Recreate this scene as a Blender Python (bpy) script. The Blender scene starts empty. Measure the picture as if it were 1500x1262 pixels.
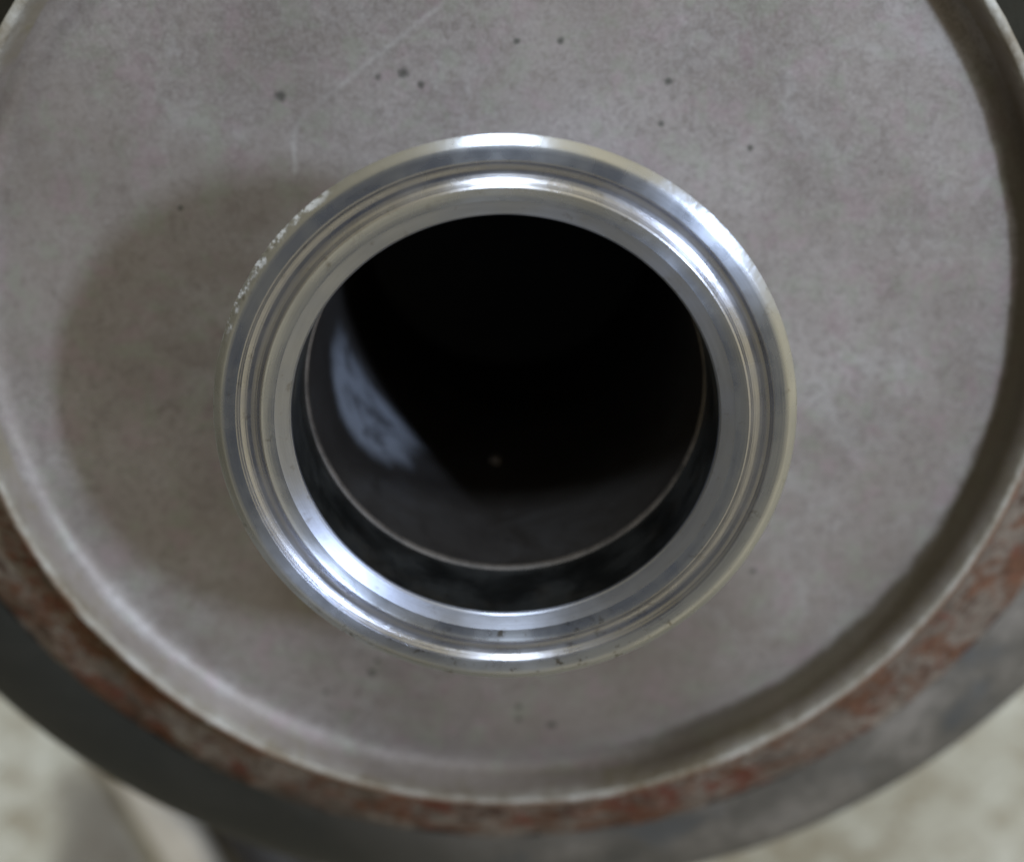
import bpy, bmesh, math, random
from mathutils import Vector, noise, Matrix
random.seed(4)
S = 0.185            # metres per model unit (camera to lid distance)
sc = bpy.context.scene
col = sc.collection

# ------------------------------------------------------------------ camera
TILT = 0.3858
cam_d = bpy.data.cameras.new('camera')
cam = bpy.data.objects.new('camera', cam_d); col.objects.link(cam)
c, s = math.cos(TILT), math.sin(TILT)
x0, y0 = -0.0041, -0.0701
down = Vector((0, -c, s)); fwd = Vector((0, -s, -c)); right = Vector((1, 0, 0))
cam.location = -(right * x0 + down * y0 + fwd) * S
M3 = Matrix((right, -down, -fwd)).transposed()
cam.rotation_euler = M3.to_euler()
cam_d.sensor_fit = 'HORIZONTAL'; cam_d.sensor_width = 36
cam_d.lens = 2039.5 / 1500 * 36
cam_d.clip_start = 0.005; cam_d.clip_end = 50
cam_d.dof.use_dof = True
cam_d.dof.focus_distance = 0.83 * S
cam_d.dof.aperture_fstop = 12
sc.camera = cam

# ------------------------------------------------------------------ light
sc.view_settings.view_transform = 'Standard'; sc.view_settings.look = 'None'
sc.view_settings.exposure = 0; sc.view_settings.gamma = 1
w = bpy.data.worlds.new('World'); sc.world = w; w.use_nodes = True
wn, wl = w.node_tree.nodes, w.node_tree.links
bg = wn['Background']
tc = wn.new('ShaderNodeTexCoord')
nz = wn.new('ShaderNodeTexNoise'); nz.inputs['Scale'].default_value = 1.6; nz.inputs['Detail'].default_value = 2
wl.new(tc.outputs['Generated'], nz.inputs['Vector'])
rp = wn.new('ShaderNodeValToRGB')
rp.color_ramp.elements[0].position = .35; rp.color_ramp.elements[0].color = (.44, .38, .24, 1)
rp.color_ramp.elements[1].position = .65; rp.color_ramp.elements[1].color = (.81, .71, .47, 1)
wl.new(nz.outputs['Fac'], rp.inputs['Fac'])
# the person holding the camera: a dark patch of room overhead
dt = wn.new('ShaderNodeVectorMath'); dt.operation = 'DOT_PRODUCT'
v = Vector((-0.10, -.13, 1)).normalized(); dt.inputs[1].default_value = v
wl.new(tc.outputs['Generated'], dt.inputs[0])
mr = wn.new('ShaderNodeMapRange'); mr.inputs['From Min'].default_value = .76; mr.inputs['From Max'].default_value = .955
mr.inputs['To Min'].default_value = 0; mr.inputs['To Max'].default_value = 1
wl.new(dt.outputs['Value'], mr.inputs['Value'])
mx = wn.new('ShaderNodeMix'); mx.data_type = 'RGBA'; mx.inputs[7].default_value = (.06, .07, .09, 1)
wl.new(rp.outputs['Color'], mx.inputs[6]); wl.new(mr.outputs['Result'], mx.inputs[0])
# the room is darker low down and away from the window side
d2 = wn.new('ShaderNodeVectorMath'); d2.operation = 'DOT_PRODUCT'; d2.inputs[1].default_value = Vector((.58, .36, .72)).normalized()
wl.new(tc.outputs['Generated'], d2.inputs[0])
m2 = wn.new('ShaderNodeMapRange'); m2.inputs['From Min'].default_value = -.5; m2.inputs['From Max'].default_value = .85
m2.inputs['To Min'].default_value = .26; m2.inputs['To Max'].default_value = 1.2
wl.new(d2.outputs['Value'], m2.inputs['Value'])
mx2 = wn.new('ShaderNodeVectorMath'); mx2.operation = 'SCALE'
wl.new(mx.outputs[2], mx2.inputs[0]); wl.new(m2.outputs['Result'], mx2.inputs['Scale'])
wl.new(mx2.outputs[0], bg.inputs['Color'])
bg.inputs['Strength'].default_value = 1.02

def lamp(name, d, dist, size, power, color, shape='DISK', size_y=None):
    l = bpy.data.lights.new(name, 'AREA'); l.shape = shape; l.size = size
    if size_y: l.size_y = size_y
    l.energy = power; l.color = color
    o = bpy.data.objects.new(name, l); col.objects.link(o)
    d = Vector(d).normalized(); o.location = d * dist
    o.rotation_euler = d.to_track_quat('Z', 'Y').to_euler()
    return o
key = lamp('key_lamp', (.82, .324, 1), 1.5, .07, 21, (.68, .80, 1), 'ELLIPSE', .19)
# its long side lies along the picture's up direction
zd = key.location.normalized(); yd = (Vector((0, 1, 0)) - zd * zd.y).normalized(); xd = yd.cross(zd)
key.rotation_euler = Matrix((xd, yd, zd)).transposed().to_euler()
lamp('window_lamp', (-.03, 1.0, .68), 1.3, .26, 11, (.80, .90, 1), 'RECTANGLE', .15)

# ------------------------------------------------------------------ helpers
def tag(o, label=None, cat=None, group=None, kind=None):
    if label: o['label'] = label
    if cat: o['category'] = cat
    if group: o['group'] = group
    if kind: o['kind'] = kind
    return o

def link_bm(name, bm, m, parent=None, smooth=True):
    me = bpy.data.meshes.new(name)
    bmesh.ops.recalc_face_normals(bm, faces=bm.faces)
    bm.to_mesh(me); bm.free()
    if smooth:
        for p in me.polygons: p.use_smooth = True
    me.materials.append(m)
    o = bpy.data.objects.new(name, me); col.objects.link(o)
    if parent: o.parent = parent
    return o

def arc(cx, cz, r, a0, a1, n):
    return [(cx + r * math.cos(math.radians(a0 + (a1 - a0) * i / n)), cz + r * math.sin(math.radians(a0 + (a1 - a0) * i / n))) for i in range(n + 1)]

def lathe(name, prof, m, parent=None, seg=256, closed=False, cap=False, wob=None, smooth_angle=28):
    """prof: (r, z) pairs in model units; wob(i, ang, r, z) -> (dr, dz)"""
    bm = bmesh.new(); rings = []
    for i, (r, z) in enumerate(prof):
        ring = []
        for k in range(seg):
            a = 2 * math.pi * k / seg
            dr, dz = wob(i, a, r, z) if wob else (0, 0)
            ring.append(bm.verts.new(((r + dr) * S * math.cos(a), (r + dr) * S * math.sin(a), (z + dz) * S)))
        rings.append(ring)
    n = len(prof)
    for i in range(n if closed else n - 1):
        A, B = rings[i], rings[(i + 1) % n]
        for k in range(seg):
            bm.faces.new((A[k], A[(k + 1) % seg], B[(k + 1) % seg], B[k]))
    if cap: bm.faces.new(rings[-1])
    o = link_bm(name, bm, m, parent)
    o.data.set_sharp_from_angle(angle=math.radians(smooth_angle))
    return o

class N:
    """small node-tree helper"""
    def __init__(self, name):
        self.m = bpy.data.materials.new(name); self.m.use_nodes = True
        self.t = self.m.node_tree; self.b = self.t.nodes['Principled BSDF']
        self.tc = self.t.nodes.new('ShaderNodeTexCoord').outputs['Object']
    def put(self, sock, v):
        if hasattr(v, 'is_output') and v.is_output: self.t.links.new(v, sock)
        else: sock.default_value = v
    def noise(self, scale, detail=4, rough=.55, vec=None, dist=0):
        n = self.t.nodes.new('ShaderNodeTexNoise')
        n.inputs['Scale'].default_value = scale; n.inputs['Detail'].default_value = detail
        n.inputs['Roughness'].default_value = rough; n.inputs['Distortion'].default_value = dist
        self.t.links.new(vec or self.tc, n.inputs['Vector']); return n.outputs['Fac']
    def ramp(self, f, stops):
        n = self.t.nodes.new('ShaderNodeValToRGB'); e = n.color_ramp.elements
        while len(e) < len(stops): e.new(.5)
        for el, (p, cc) in zip(e, stops):
            el.position = p; el.color = (*cc, 1) if len(cc) == 3 else cc
        self.t.links.new(f, n.inputs['Fac']); return n.outputs['Color']
    def mr(self, v, a, b, c_=0, d=1, smooth=True):
        n = self.t.nodes.new('ShaderNodeMapRange'); n.clamp = True
        if smooth: n.interpolation_type = 'SMOOTHSTEP'
        self.put(n.inputs['Value'], v)
        n.inputs['From Min'].default_value = a; n.inputs['From Max'].default_value = b
        n.inputs['To Min'].default_value = c_; n.inputs['To Max'].default_value = d
        return n.outputs['Result']
    def math(self, op, a, b=0.0):
        n = self.t.nodes.new('ShaderNodeMath'); n.operation = op
        self.put(n.inputs[0], a); self.put(n.inputs[1], b); return n.outputs[0]
    def mix(self, f, a, b, blend='MIX'):
        n = self.t.nodes.new('ShaderNodeMix'); n.data_type = 'RGBA'; n.blend_type = blend
        self.put(n.inputs[0], f)
        for i, q in ((6, a), (7, b)):
            self.put(n.inputs[i], (*q, 1) if isinstance(q, tuple) and len(q) == 3 else q)
        return n.outputs[2]
    def vm(self, op, a, b=None):
        n = self.t.nodes.new('ShaderNodeVectorMath'); n.operation = op
        self.put(n.inputs[0], a)
        if b is not None: self.put(n.inputs[1], b)
        return n
    def bump(self, h, strength, dist):
        n = self.t.nodes.new('ShaderNodeBump'); n.inputs['Strength'].default_value = strength
        n.inputs['Distance'].default_value = dist
        self.t.links.new(h, n.inputs['Height']); self.t.links.new(n.outputs[0], self.b.inputs['Normal'])
    def polar(self, rs, as_):
        """vector (radius*rs, cos*as, sin*as) for marks running round the turned metal"""
        sep = self.t.nodes.new('ShaderNodeSeparateXYZ'); self.t.links.new(self.tc, sep.inputs[0])
        r = self.math('SQRT', self.math('ADD', self.math('MULTIPLY', sep.outputs[0], sep.outputs[0]), self.math('MULTIPLY', sep.outputs[1], sep.outputs[1])))
        cb = self.t.nodes.new('ShaderNodeCombineXYZ')
        rz = self.math('ADD', r, self.math('MULTIPLY', sep.outputs[2], .7))
        self.t.links.new(self.math('MULTIPLY', rz, rs), cb.inputs[0])
        self.t.links.new(self.math('MULTIPLY', self.math('DIVIDE', sep.outputs[0], r), as_), cb.inputs[1])
        self.t.links.new(self.math('MULTIPLY', self.math('DIVIDE', sep.outputs[1], r), as_), cb.inputs[2])
        return cb.outputs[0], r
    def set(self, **k):
        for a, v in k.items():
            self.put(self.b.inputs[{'color': 'Base Color', 'metal': 'Metallic', 'rough': 'Roughness', 'spec': 'Specular IOR Level', 'aniso': 'Anisotropic', 'rot': 'Anisotropic Rotation', 'tan': 'Tangent'}[a]], (*v, 1) if isinstance(v, tuple) else v)
    def tangent(self):
        n = self.t.nodes.new('ShaderNodeTangent'); n.direction_type = 'RADIAL'; n.axis = 'Z'; return n.outputs[0]

def unp(px, py, Z):
    """photo pixel on a level plane at height Z -> model units (used once, to read the photo's layout)"""
    f = 2039.5; a = (px - 750) / f; b = (py - 631) / f
    Y = (y0 + s * Z - b * (1 - c * Z)) / (c - b * s)
    ww = 1 - s * Y - c * Z
    return a * ww - x0, Y

# ------------------------------------------------------------------ materials
def gutter_shade(n, colr):
    """shadow of the rim painted into the gutter between lid and rim, dark on one side only"""
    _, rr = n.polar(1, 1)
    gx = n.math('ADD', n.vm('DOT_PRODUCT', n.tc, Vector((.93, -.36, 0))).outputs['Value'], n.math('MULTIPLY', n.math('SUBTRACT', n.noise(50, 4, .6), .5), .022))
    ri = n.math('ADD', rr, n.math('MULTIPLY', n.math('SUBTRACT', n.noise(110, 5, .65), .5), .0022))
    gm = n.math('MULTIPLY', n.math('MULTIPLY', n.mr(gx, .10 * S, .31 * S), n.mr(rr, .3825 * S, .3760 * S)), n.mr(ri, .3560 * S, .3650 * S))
    return n.mix(n.math('MULTIPLY', gm, .88), colr, (.036, .026, .011))  # dark brown of the painted rim shadow

def lid_material():
    n = N('dull_steel_lid')
    big = n.noise(38, 4, .6)
    fine = n.noise(420, 6, .72)
    grain = n.noise(1900, 6, .85)
    colr = n.ramp(big, [(.32, (.150, .130, .122)), (.5, (.200, .178, .169)), (.68, (.250, .228, .220))])
    colr = n.mix(n.mr(n.noise(170, 4, .6), .5, .72, 0, .35), colr, (.19, .165, .145))
    colr = n.mix(n.mr(n.noise(60, 5, .7, dist=.5), .52, .66, 0, .32), colr, (.33, .33, .33))
    colr = n.mix(n.mr(fine, .54, .72, 0, .55), colr, (.15, .13, .115))
    colr = n.mix(n.mr(grain, .44, .60, 0, .30), colr, (.37, .35, .335))
    colr = n.mix(n.mr(n.noise(620, 8, .85, dist=.6), .49, .58, 0, .50), colr, (.125, .108, .10))
    cloud = n.noise(13, 6, .68, dist=.6)
    colr = n.mix(n.mr(cloud, .44, .62, 0, .5), colr, (.175, .15, .13))
    colr = n.mix(n.mr(n.noise(250, 8, .8, dist=.5), .55, .68, 0, .5), colr, (.12, .10, .09))
    # faint green and mauve staining
    colr = n.mix(n.mr(n.noise(230, 3, .6, dist=.3), .5, .68, 0, .30), colr, (.20, .225, .17))
    colr = n.mix(n.mr(n.noise(190, 3, .6, dist=.4), .52, .68, 0, .30), colr, (.24, .17, .19))
    # tiny grease and rust spots
    spots = [(590,107,9),(553,114,6),(617,125,6),(757,60,5),(822,60,6),(411,141,9),(978,119,6),(968,182,5),(1098,217,5),
             (545,985,8),(553,967,5),(478,1012,5),(808,1060,8),(760,1052,6),(748,1126,6),(1103,836,6),(264,305,4),(760,1034,6)]
    d = None
    for px, py, r in spots:
        X, Y = unp(px, py, 0)
        v1 = n.vm('DISTANCE', n.tc, Vector((X * S, Y * S, 0))).outputs['Value']
        dd = n.math('DIVIDE', v1, r * .92 / 2039.5 * S)
        d = dd if d is None else n.math('MINIMUM', d, dd)
    d = n.math('ADD', d, n.math('MULTIPLY', n.math('SUBTRACT', n.noise(620, 4, .65), .5), 2.2))
    colr = n.mix(n.mr(d, .3, 1.4, .85, 0), colr, (.05, .05, .042))
    # one long hairline scratch and a short one
    def seg_dist(a, b):
        A = Vector((a[0] * S, a[1] * S, 0)); B = Vector((b[0] * S, b[1] * S, 0)); AB = B - A
        pa = n.vm('SUBTRACT', n.tc, A).outputs[0]
        h = n.math('DIVIDE', n.vm('DOT_PRODUCT', pa, AB).outputs['Value'], AB.length_squared)
        h = n.math('MINIMUM', n.math('MAXIMUM', h, 0.0), 1.0)
        q = n.vm('SCALE', AB); n.put(q.inputs['Scale'], h)
        return n.vm('DISTANCE', pa, q.outputs[0]).outputs['Value']
    lines = [[(432,250),(430,200),(441,172),(480,142),(520,108),(565,72),(610,36),(650,4)]]
    sd = None
    for ln in lines:
        P = [unp(*p, 0) for p in ln]
        for a, b in zip(P, P[1:]):
            q = seg_dist(a, b); sd = q if sd is None else n.math('MINIMUM', sd, q)
    sm = n.math('MULTIPLY', n.mr(sd, 0.0, .00060, .22, 0), n.mr(n.noise(70, 3), .35, .6, .25, 1))
    colr = n.mix(sm, colr, (.46, .46, .45))
    colr = gutter_shade(n, colr)
    n.set(color=colr, metal=.45, rough=n.mr(big, .3, .7, .50, .62), spec=.4)
    n.bump(n.math('ADD', n.math('MULTIPLY', fine, .7), n.math('MULTIPLY', big, 1.4)), .35, .0003)
    return n.m

def polished(name, base=(.49, .53, .62), rough=(.23, .33), lines=5200, bump=.16, aniso=.88, dirt=0.0, metal=1.0, nicks=False):
    n = N(name)
    vec, r = n.polar(lines, 1.3)
    ln = n.noise(1, 5, .7, vec)
    vec2, _ = n.polar(900, 2.2)
    band = n.noise(1, 3, .6, vec2)
    sp = n.noise(520, 4, .65)
    colr = n.mix(n.mr(band, .3, .7, 0, .5), base, tuple(x * .72 for x in base))
    colr = n.mix(n.mr(sp, .60, .76, 0, .45 + dirt), colr, (.13, .11, .085))
    if dirt: colr = n.mix(n.mr(n.noise(120, 4, .6), .5, .7, 0, dirt), colr, (.22, .18, .13))
    if nicks:   # knocked, burred outer edge, its glints painted in as pale flecks
        dv = n.vm('DOT_PRODUCT', n.tc, Vector((math.cos(math.radians(143)), math.sin(math.radians(143)), 0))).outputs['Value']
        nm = n.math('MULTIPLY', n.mr(dv, .160 * S, .1685 * S), n.mr(n.math('ADD', r, n.math('MULTIPLY', n.math('SUBTRACT', n.noise(420, 5, .7), .5), .0016)), .1700 * S, .1718 * S))
        nm = n.math('MULTIPLY', nm, n.mr(n.noise(850, 5, .7), .46, .60))
        nm = n.math('MULTIPLY', nm, .5); colr = n.mix(nm, colr, (.80, .83, .86)); metal = n.math('SUBTRACT', 1.0, n.math('MULTIPLY', nm, .85))
        dk = n.math('MULTIPLY', n.mr(n.noise(560, 5, .7), .58, .66), n.mr(n.vm('DOT_PRODUCT', n.tc, Vector((0, -1, 0))).outputs['Value'], .120 * S, .138 * S))
        colr = n.mix(n.math('MULTIPLY', dk, .8), colr, (.10, .08, .05))   # crumbs of dirt at the bottom
    n.set(color=colr, metal=metal, rough=n.mr(n.noise(160, 3), .3, .7, *rough), aniso=aniso, rot=.25, tan=n.tangent())
    n.bump(n.math('ADD', ln, n.math('MULTIPLY', sp, .5)), bump, .00012)
    return n.m

def rust_material():
    n = N('rusty_weld_band')
    vec, r = n.polar(260, 14)
    a = n.noise(1, 5, .62, vec)
    b = n.noise(75, 5, .6); f = n.noise(500, 5, .7)
    colr = n.ramp(b, [(.34, (.060, .048, .040)), (.52, (.150, .125, .105)), (.68, (.085, .068, .058))])
    patch = n.math('MULTIPLY', n.mr(n.noise(48, 6, .75), .46, .54), n.mr(a, .40, .53))
    colr = n.mix(n.math('MULTIPLY', patch, .8), colr, n.ramp(f, [(.38, (.045, .020, .012)), (.62, (.150, .060, .030))]))
    colr = n.mix(n.mr(n.noise(150, 6, .75), .54, .62, 0, .8), colr, (.050, .026, .018))
    colr = n.mix(n.mr(n.noise(95, 6, .75, dist=.5), .57, .64, 0, .8), colr, (.19, .17, .145))
    colr = n.mix(n.mr(a, .60, .72, 0, .7), colr, (.13, .045, .035))
    colr = n.mix(n.mr(f, .52, .66, 0, .7), colr, (.045, .030, .022))
    colr = n.mix(n.mr(n.noise(110, 6, .75), .55, .62, 0, .8), colr, (.10, .030, .020))
    sep = n.t.nodes.new('ShaderNodeSeparateXYZ'); n.t.links.new(n.tc, sep.inputs[0])
    colr = n.mix(n.mr(n.math('ADD', sep.outputs[1], n.math('MULTIPLY', n.math('SUBTRACT', b, .5), .03)), .010, .038, 0, .97), colr, (.012, .012, .009))   # far side painted near black, as if in shade
    n.set(color=colr, metal=.0, rough=.85, spec=.12)
    n.bump(n.math('ADD', f, b), .6, .0006)
    return n.m

def shoulder_material():
    n = N('dark_grey_shoulder')
    b = n.noise(75, 6, .68, dist=.3); f = n.noise(300, 5, .7)
    colr = n.ramp(b, [(.34, (.045, .044, .042)), (.5, (.085, .079, .073)), (.64, (.150, .138, .128))])
    colr = n.mix(n.mr(f, .50, .70, 0, .5), colr, (.07, .065, .06))
    colr = n.mix(n.mr(n.noise(48, 4, .6), .54, .64, 0, .6), colr, (.045, .052, .062))
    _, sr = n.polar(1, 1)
    colr = n.mix(n.mr(n.math('ADD', sr, n.math('MULTIPLY', n.math('SUBTRACT', b, .5), .012)), .555 * S, .598 * S, 0, .75), colr, (.040, .044, .046))   # shading painted into the turn of the shoulder
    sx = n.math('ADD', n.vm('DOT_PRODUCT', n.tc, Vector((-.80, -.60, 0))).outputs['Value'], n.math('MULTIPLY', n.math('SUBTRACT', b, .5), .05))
    colr = n.mix(n.mr(sx, .24 * S, .46 * S, 0, .95), colr, (.006, .008, .008))   # shade painted on the side turned from the key
    n.set(color=colr, metal=.1, rough=.6)
    n.bump(n.math('ADD', f, b), .35, .0005)
    return n.m

def floor_material():
    n = N('stained_shaded_concrete')
    b = n.noise(7, 5, .6); m_ = n.noise(70, 5, .65, dist=.3); f = n.noise(260, 6, .7)
    colr = n.ramp(b, [(.3, (.32, .30, .235)), (.5, (.42, .405, .34)), (.7, (.50, .49, .43))])
    colr = n.mix(n.mr(m_, .46, .62, 0, .7), colr, (.22, .185, .125))
    colr = n.mix(n.mr(n.noise(110, 4, .6, dist=.4), .58, .68, 0, .75), colr, (.64, .66, .60))
    colr = n.mix(n.mr(f, .50, .74, 0, .55), colr, (.20, .18, .14))
    # soft dark patch painted in as the wedge's shadow
    X, Y = unp(150, 1262, -1.2)
    dd = n.vm('SUBTRACT', n.tc, Vector((X * S, Y * S, 0)))
    sc_ = n.vm('MULTIPLY', dd.outputs[0], Vector((1 / (.085 * S), 1 / (.21 * S), 0)))
    dist = n.vm('LENGTH', sc_.outputs[0]).outputs['Value']
    dist = n.math('ADD', dist, n.math('MULTIPLY', n.math('SUBTRACT', n.noise(45, 4), .5), 1.0))
    colr = n.mix(n.mr(dist, .65, 1.35, .8, 0), colr, (.12, .105, .09))
    n.set(color=colr, rough=.8, spec=.3)
    n.bump(n.math('ADD', m_, f), .5, .001)
    return n.m

def plain(name, colr, rough=.6, metal=0.0, var=.3, scale=120):
    n = N(name)
    a = n.noise(scale, 5, .65)
    n.set(color=n.ramp(a, [(.3, tuple(x * (1 - var) for x in colr)), (.7, tuple(min(1, x * (1 + var)) for x in colr))]), rough=rough, metal=metal)
    n.bump(a, .3, .0005)
    return n.m

M_lid = lid_material()
M_rust = rust_material()
M_shoulder = shoulder_material()
M_face = polished('turned_stainless_face', nicks=True)
M_cham = polished('turned_chamfer', base=(.34, .37, .46), rough=(.34, .44), aniso=.7)
M_groove = polished('turned_groove', base=(.45, .47, .54), rough=(.23, .35), lines=3800, bump=.3, aniso=.8, dirt=.14)
M_bore = polished('bore_wall', base=(.17, .18, .185), rough=(.30, .42), lines=1500, bump=.12, aniso=.3, dirt=.3)
M_weld = plain('inner_weld_bead', (.050, .043, .038), .6, .1, .7, 240)
M_inside = None

# ------------------------------------------------------------------ setting: the floor
ZF = -1.2
bm = bmesh.new(); bmesh.ops.create_grid(bm, x_segments=40, y_segments=40, size=3.0)
fl = link_bm('floor', bm, floor_material()); fl.location.z = ZF * S
tag(fl, kind='structure')

# ------------------------------------------------------------------ the canister
can = bpy.data.objects.new('steel_canister', None); col.objects.link(can)
can.location = (0, 0, ZF * S); can.empty_display_size = .05
tag(can, 'round dull steel canister with a rusty rim and a polished open neck in its lid', 'canister')
objs = []
def P(name, prof, m, **k):
    o = lathe(name, prof, m, None, **k); o.parent = can; o.location = (0, 0, -ZF * S); objs.append(o); return o

def dense(pr, k):
    out = []
    for (a, b), (c_, d) in zip(pr, pr[1:]):
        for j in range(k): out.append((a + (c_ - a) * j / k, b + (d - b) * j / k))
    return out + [pr[-1]]
def dent(i, a, r, z):
    q = Vector((math.cos(a) * r * 6, math.sin(a) * r * 6, 3.1))
    return (0, .0016 * noise.noise(q))
# lid: flat plate, crevice at its edge
lid_prof = [(.1281, -.012), (.140, -.012), (.343, -.012), (.343, -.004)]
lid_prof = [(.1281, -.010), (.1281, 0), (.16, 0), (.20, 0), (.24, 0), (.28, 0), (.31, 0), (.335, 0), (.345, 0), (.3540, 0), (.3600, .0003), (.3650, .0013), (.3695, .0032), (.3730, .0062), (.3757, .0100)]
lid = P('lid', lid_prof, M_lid, wob=lambda i, a, r, z: dent(i, a, r, z) if .15 < r < .34 else (0, 0))
# rim: concave inner wall, rounded crest, short outer drop
rim_prof = [(.3757, .0100), (.3777, .0145), (.3792, .0192), (.3803, .0240), (.3812, .0280)] + \
    [(.3850 + .0037 * math.cos(math.radians(t_)), .0285 + .0026 * math.sin(math.radians(t_))) for t_ in (165, 135, 110, 90, 70, 45, 20, 0)] + [(.3898, .020), (.3906, .0125)]
def rimwob(i, a, r, z):
    q = Vector((math.cos(a) * 9, math.sin(a) * 9, r * 40))
    k_ = min(1, i / 4)
    return (k_ * (.0012 * noise.noise(q) + .0005 * noise.noise(q * 4.1)), k_ * .0008 * noise.noise(q * 2 + Vector((5, 0, 0))))
n_ = N('worn_rim_steel')
rb = n_.noise(60, 5, .65); rf = n_.noise(420, 5, .7)
rc = n_.ramp(rb, [(.3, (.140, .120, .108)), (.5, (.185, .163, .150)), (.7, (.225, .20, .187))])
rc = n_.mix(n_.mr(rf, .52, .72, 0, .7), rc, (.14, .12, .07))
rc = n_.mix(n_.mr(n_.noise(36, 4, .6), .50, .66, 0, .6), rc, (.17, .15, .095))
_, rr_ = n_.polar(1, 1)
rc = n_.mix(n_.mr(n_.math('ADD', rr_, n_.math('MULTIPLY', n_.math('SUBTRACT', rb, .5), .0006)), .3785 * S, .3820 * S, 0, .9), rc, n_.ramp(n_.noise(110, 6, .7), [(.36, (.13, .105, .07)), (.50, (.24, .225, .195)), (.64, (.35, .345, .325))]))   # crest rubbed bright, also painting in its lit strip
rc = gutter_shade(n_, rc)
rc = n_.mix(n_.math('MULTIPLY', n_.mr(rr_, .3825 * S, .3875 * S), n_.math('MULTIPLY', n_.mr(n_.noise(90, 6, .7), .38, .50), n_.mr(n_.vm('DOT_PRODUCT', n_.tc, Vector((0, -1, 0))).outputs['Value'], -.10 * S, .12 * S))), rc, (.105, .052, .030))
n_.set(color=rc, metal=.1, rough=.6, spec=.3); n_.bump(n_.math('ADD', rb, rf), .5, .0005)
P('rim', rim_prof, n_.m, wob=rimwob, seg=384, smooth_angle=60)
# weld band: rusty slope outside the rim
def rustwob(i, a, r, z):
    q = Vector((math.cos(a) * 14, math.sin(a) * 14, r * 30))
    return (.0012 * noise.noise(q * 2.1 + Vector((3, 3, 3))), .0032 * noise.noise(q) + .0018 * noise.noise(q * 3.3) + .0009 * noise.noise(q * 8))
band = [(.3906, .0125), (.396, .006), (.404, -.001), (.416, -.009), (.430, -.018), (.446, -.028), (.462, -.038), (.474, -.047), (.482, -.0535), (.486, -.0575)]
P('weld_band', dense(band, 2), M_rust, wob=rustwob, seg=900, smooth_angle=70)
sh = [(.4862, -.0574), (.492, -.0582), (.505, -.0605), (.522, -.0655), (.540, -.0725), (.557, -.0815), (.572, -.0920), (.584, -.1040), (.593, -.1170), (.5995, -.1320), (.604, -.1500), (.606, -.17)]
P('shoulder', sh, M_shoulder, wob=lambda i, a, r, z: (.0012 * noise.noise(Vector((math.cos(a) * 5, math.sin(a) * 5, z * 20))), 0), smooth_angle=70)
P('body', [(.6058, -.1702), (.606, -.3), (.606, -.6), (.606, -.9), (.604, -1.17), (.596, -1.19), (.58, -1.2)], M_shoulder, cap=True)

# neck tube + ferrule
HF = .1840
neck = [(.1345, 0.0), (.1345, .10), (.1345, HF - .034), (.1350, HF - .030)]
P('neck', neck, M_face)

def chips(i, a, r, z):
    # nicks on the outer edge, worst on one side
    d = math.degrees(a) % 360
    w_ = math.exp(-((d - 145) / 17) ** 2) + .35 * math.exp(-((d - 45) / 14) ** 2) + .06
    if not 3 <= i <= 8: return (0, 0)
    q = Vector((math.cos(a) * 40, math.sin(a) * 40, i * .9))
    e = noise.noise(q) * .7 + noise.noise(q * 2.3 + Vector((7, 1, 2))) * .5
    k_ = w_ * (1 if i < 7 else .5)
    return (-.0005 * k_ * max(0, e + .15), -.0004 * k_ * max(0, e))
RF = .1742
fer = [(.1350, HF - .030), (.150, HF - .026), (RF - .010, HF - .0165), (RF - .0035, HF - .0085), (RF, HF - .0040), (RF - .0006, HF - .0034), (RF - .0020, HF - .0024), (RF - .0034, HF - .0014), (RF - .0048, HF - .0004), (RF - .0060, HF), (.1660, HF + .0002), (.1604, HF)]
P('ferrule', fer, M_face, seg=1500, wob=chips, smooth_angle=24)
gro = [(.1604, HF), (.1596, HF - .0003), (.1588, HF - .0016), (.1578, HF - .0030), (.1562, HF - .0040), (.1542, HF - .0046), (.1520, HF - .0046), (.1500, HF - .0040), (.1482, HF - .0029), (.1470, HF - .0016), (.1460, HF - .0005), (.1452, HF - .0001)]
# finer profile for the turned groove with shallow tool ridges
gd = dense(gro, 4)
gd = [(r, z + (.00009 * math.sin(r * 5200) if 3 < i < len(gd) - 4 else 0)) for i, (r, z) in enumerate(gd)]
P('gasket_groove', gd, M_groove, seg=512, smooth_angle=50)
inn = [(.1452, HF - .0001), (.1445, HF - .0003), (.1435, HF - .0008), (.1375, HF - .0016)]
P('inner_face', inn, M_face, seg=400, smooth_angle=20)
ch = [(.1375, HF - .0016), (.1370, HF - .0019), (.1294, HF - .0050), (.1284, HF - .0062), (.1280, HF - .0078)]
P('chamfer', ch, M_cham, seg=400, smooth_angle=24)
P('bore', [(.1280, HF - .0078), (.1279, .150), (.1279, .1195), (.1279, .1165)], M_bore, seg=256)
P('weld_ring', [(.1281, .1200), (.1268, .1192), (.1260, .1175), (.1259, .1160), (.1262, .1145), (.1270, .1130), (.1281, .1124)], M_weld, seg=256, smooth_angle=70)

# inside of the canister, seen down the neck
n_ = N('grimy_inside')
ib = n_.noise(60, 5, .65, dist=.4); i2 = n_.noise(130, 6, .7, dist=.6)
ic = n_.ramp(ib, [(.32, (.014, .012, .011)), (.50, (.021, .019, .018)), (.70, (.030, .029, .030))])
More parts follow.
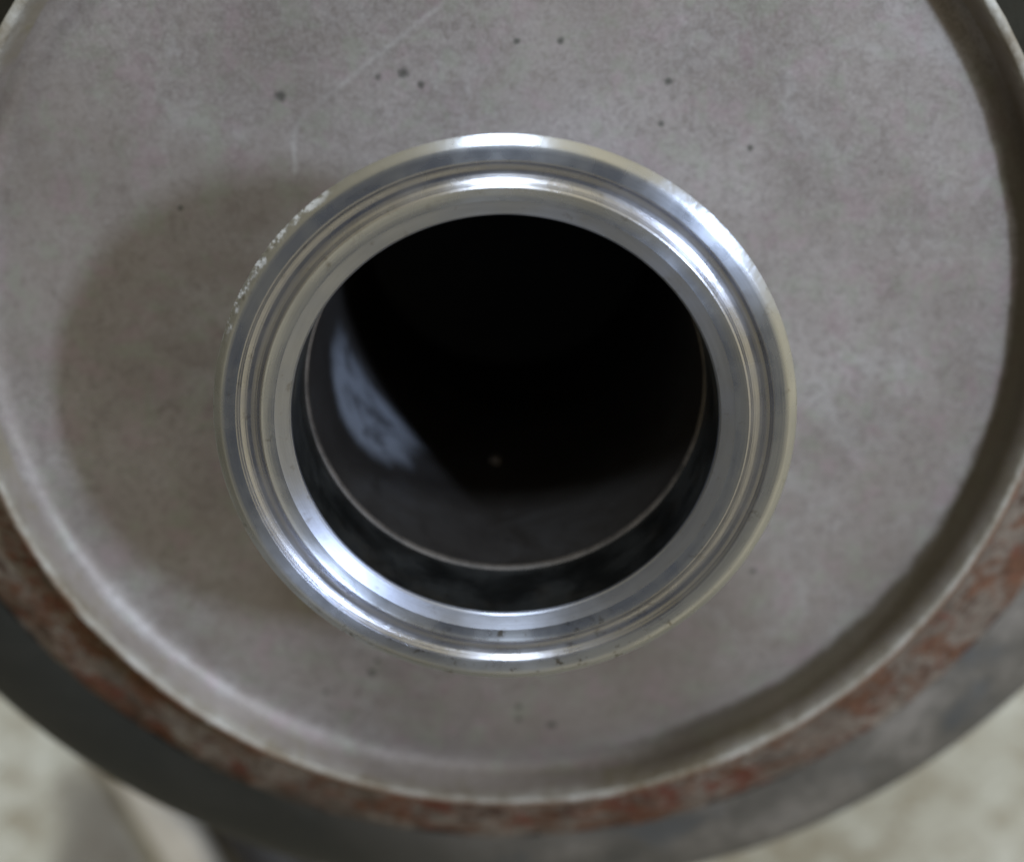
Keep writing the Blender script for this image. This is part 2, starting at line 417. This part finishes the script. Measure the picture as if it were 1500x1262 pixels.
# chalky deposit on the tube wall, paled to paint in its patch of light
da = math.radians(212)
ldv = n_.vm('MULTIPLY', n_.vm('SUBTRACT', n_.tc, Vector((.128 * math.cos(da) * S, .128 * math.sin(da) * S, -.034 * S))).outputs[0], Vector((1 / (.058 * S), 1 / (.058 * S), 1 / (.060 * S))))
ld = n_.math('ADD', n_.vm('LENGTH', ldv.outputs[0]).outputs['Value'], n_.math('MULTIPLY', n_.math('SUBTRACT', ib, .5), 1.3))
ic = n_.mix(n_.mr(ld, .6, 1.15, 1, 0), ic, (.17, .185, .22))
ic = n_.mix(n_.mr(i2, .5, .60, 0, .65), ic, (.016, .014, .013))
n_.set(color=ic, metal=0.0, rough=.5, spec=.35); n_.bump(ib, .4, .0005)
M_inside = n_.m
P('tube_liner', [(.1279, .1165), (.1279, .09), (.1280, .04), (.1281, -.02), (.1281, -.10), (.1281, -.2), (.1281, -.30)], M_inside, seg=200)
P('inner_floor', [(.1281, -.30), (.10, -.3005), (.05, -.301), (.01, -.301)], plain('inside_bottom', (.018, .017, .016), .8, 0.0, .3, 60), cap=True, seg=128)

bm = bmesh.new(); bmesh.ops.create_icosphere(bm, subdivisions=3, radius=1)
for v_ in bm.verts:
    v_.co *= 1 + .35 * noise.noise(v_.co * 1.7)
    v_.co = Vector((v_.co.x * .0045, v_.co.y * .0025, v_.co.z * .007)) * S
fk = link_bm('residue_fleck', bm, plain('pale_residue', (.15, .13, .125), .6, 0, .2, 300), can)
a_ = math.radians(266); fk.location = (.1270 * math.cos(a_) * S, .1270 * math.sin(a_) * S, (-.065 - ZF) * S)

# ------------------------------------------------------------------ things on the floor, lower left
def slab(name, outline, z0_, z1_, m, bevel=.012):
    bm = bmesh.new()
    lo = [bm.verts.new((x * S, y * S, z0_ * S)) for x, y in outline]
    bot = bm.faces.new(lo)
    r = bmesh.ops.extrude_face_region(bm, geom=[bot])
    vs = [g for g in r['geom'] if isinstance(g, bmesh.types.BMVert)]
    bmesh.ops.translate(bm, vec=(0, 0, (z1_ - z0_) * S), verts=vs)
    es = [e for e in bm.edges if all(abs(v.co.z - z1_ * S) < 1e-6 for v in e.verts)]
    bmesh.ops.bevel(bm, geom=es, offset=bevel * S, segments=4, affect='EDGES', profile=.5)
    return link_bm(name, bm, m)
zt = ZF + .075
out = [unp(px, py, zt) for px, py in [(150,1120),(166,1152),(188,1190),(212,1228),(232,1262),(262,1330),(300,1420),(372,1420),(338,1330),(306,1262),(290,1232),(268,1205),(240,1180),(205,1150),(185,1110)]]
st = slab('wooden_wedge', out, ZF, zt, plain('pale_bare_wood', (.42, .385, .33), .7, 0, .15, 60))
tag(st, 'pale tapered wedge lying on the concrete beside the canister at lower left', 'wedge')
# black tube added for the dark gap next to the wedge
bm = bmesh.new()
path = [unp(px, py, ZF + .09) for px, py in [(230,1010),(300,1130),(372,1232),(420,1310),(450,1420)]]
pts = []
for i in range(len(path) - 1):
    for j in range(8):
        t_ = j / 8; p0 = path[max(i - 1, 0)]; p1 = path[i]; p2 = path[i + 1]; p3 = path[min(i + 2, len(path) - 1)]
        pts.append(tuple(.5 * (2 * p1[k] + (p2[k] - p0[k]) * t_ + (2 * p0[k] - 5 * p1[k] + 4 * p2[k] - p3[k]) * t_ ** 2 + (3 * p1[k] - p0[k] - 3 * p2[k] + p3[k]) * t_ ** 3) for k in (0, 1)))
R_ = .062; rings = []
for i, p in enumerate(pts):
    a = pts[max(i - 1, 0)]; b = pts[min(i + 1, len(pts) - 1)]
    d = Vector((b[0] - a[0], b[1] - a[1], 0)).normalized(); sd_ = Vector((-d.y, d.x, 0))
    rings.append([bm.verts.new((Vector((p[0], p[1], ZF + R_)) + sd_ * R_ * math.cos(q) + Vector((0, 0, R_ * math.sin(q)))) * S) for q in [2 * math.pi * k / 24 for k in range(24)]])
for A, B in zip(rings, rings[1:]):
    for k in range(24): bm.faces.new((A[k], A[(k + 1) % 24], B[(k + 1) % 24], B[k]))
bm.faces.new(rings[0]); bm.faces.new(rings[-1])
hz = link_bm('dark_gap_tube', bm, plain('dark_gap_black', (.012, .012, .015), .6, 0, .2, 200))
tag(hz, 'black tube standing in for the dark gap between the pale wedge and the canister', 'hose')  # not a real hose: added tube for the dark gap
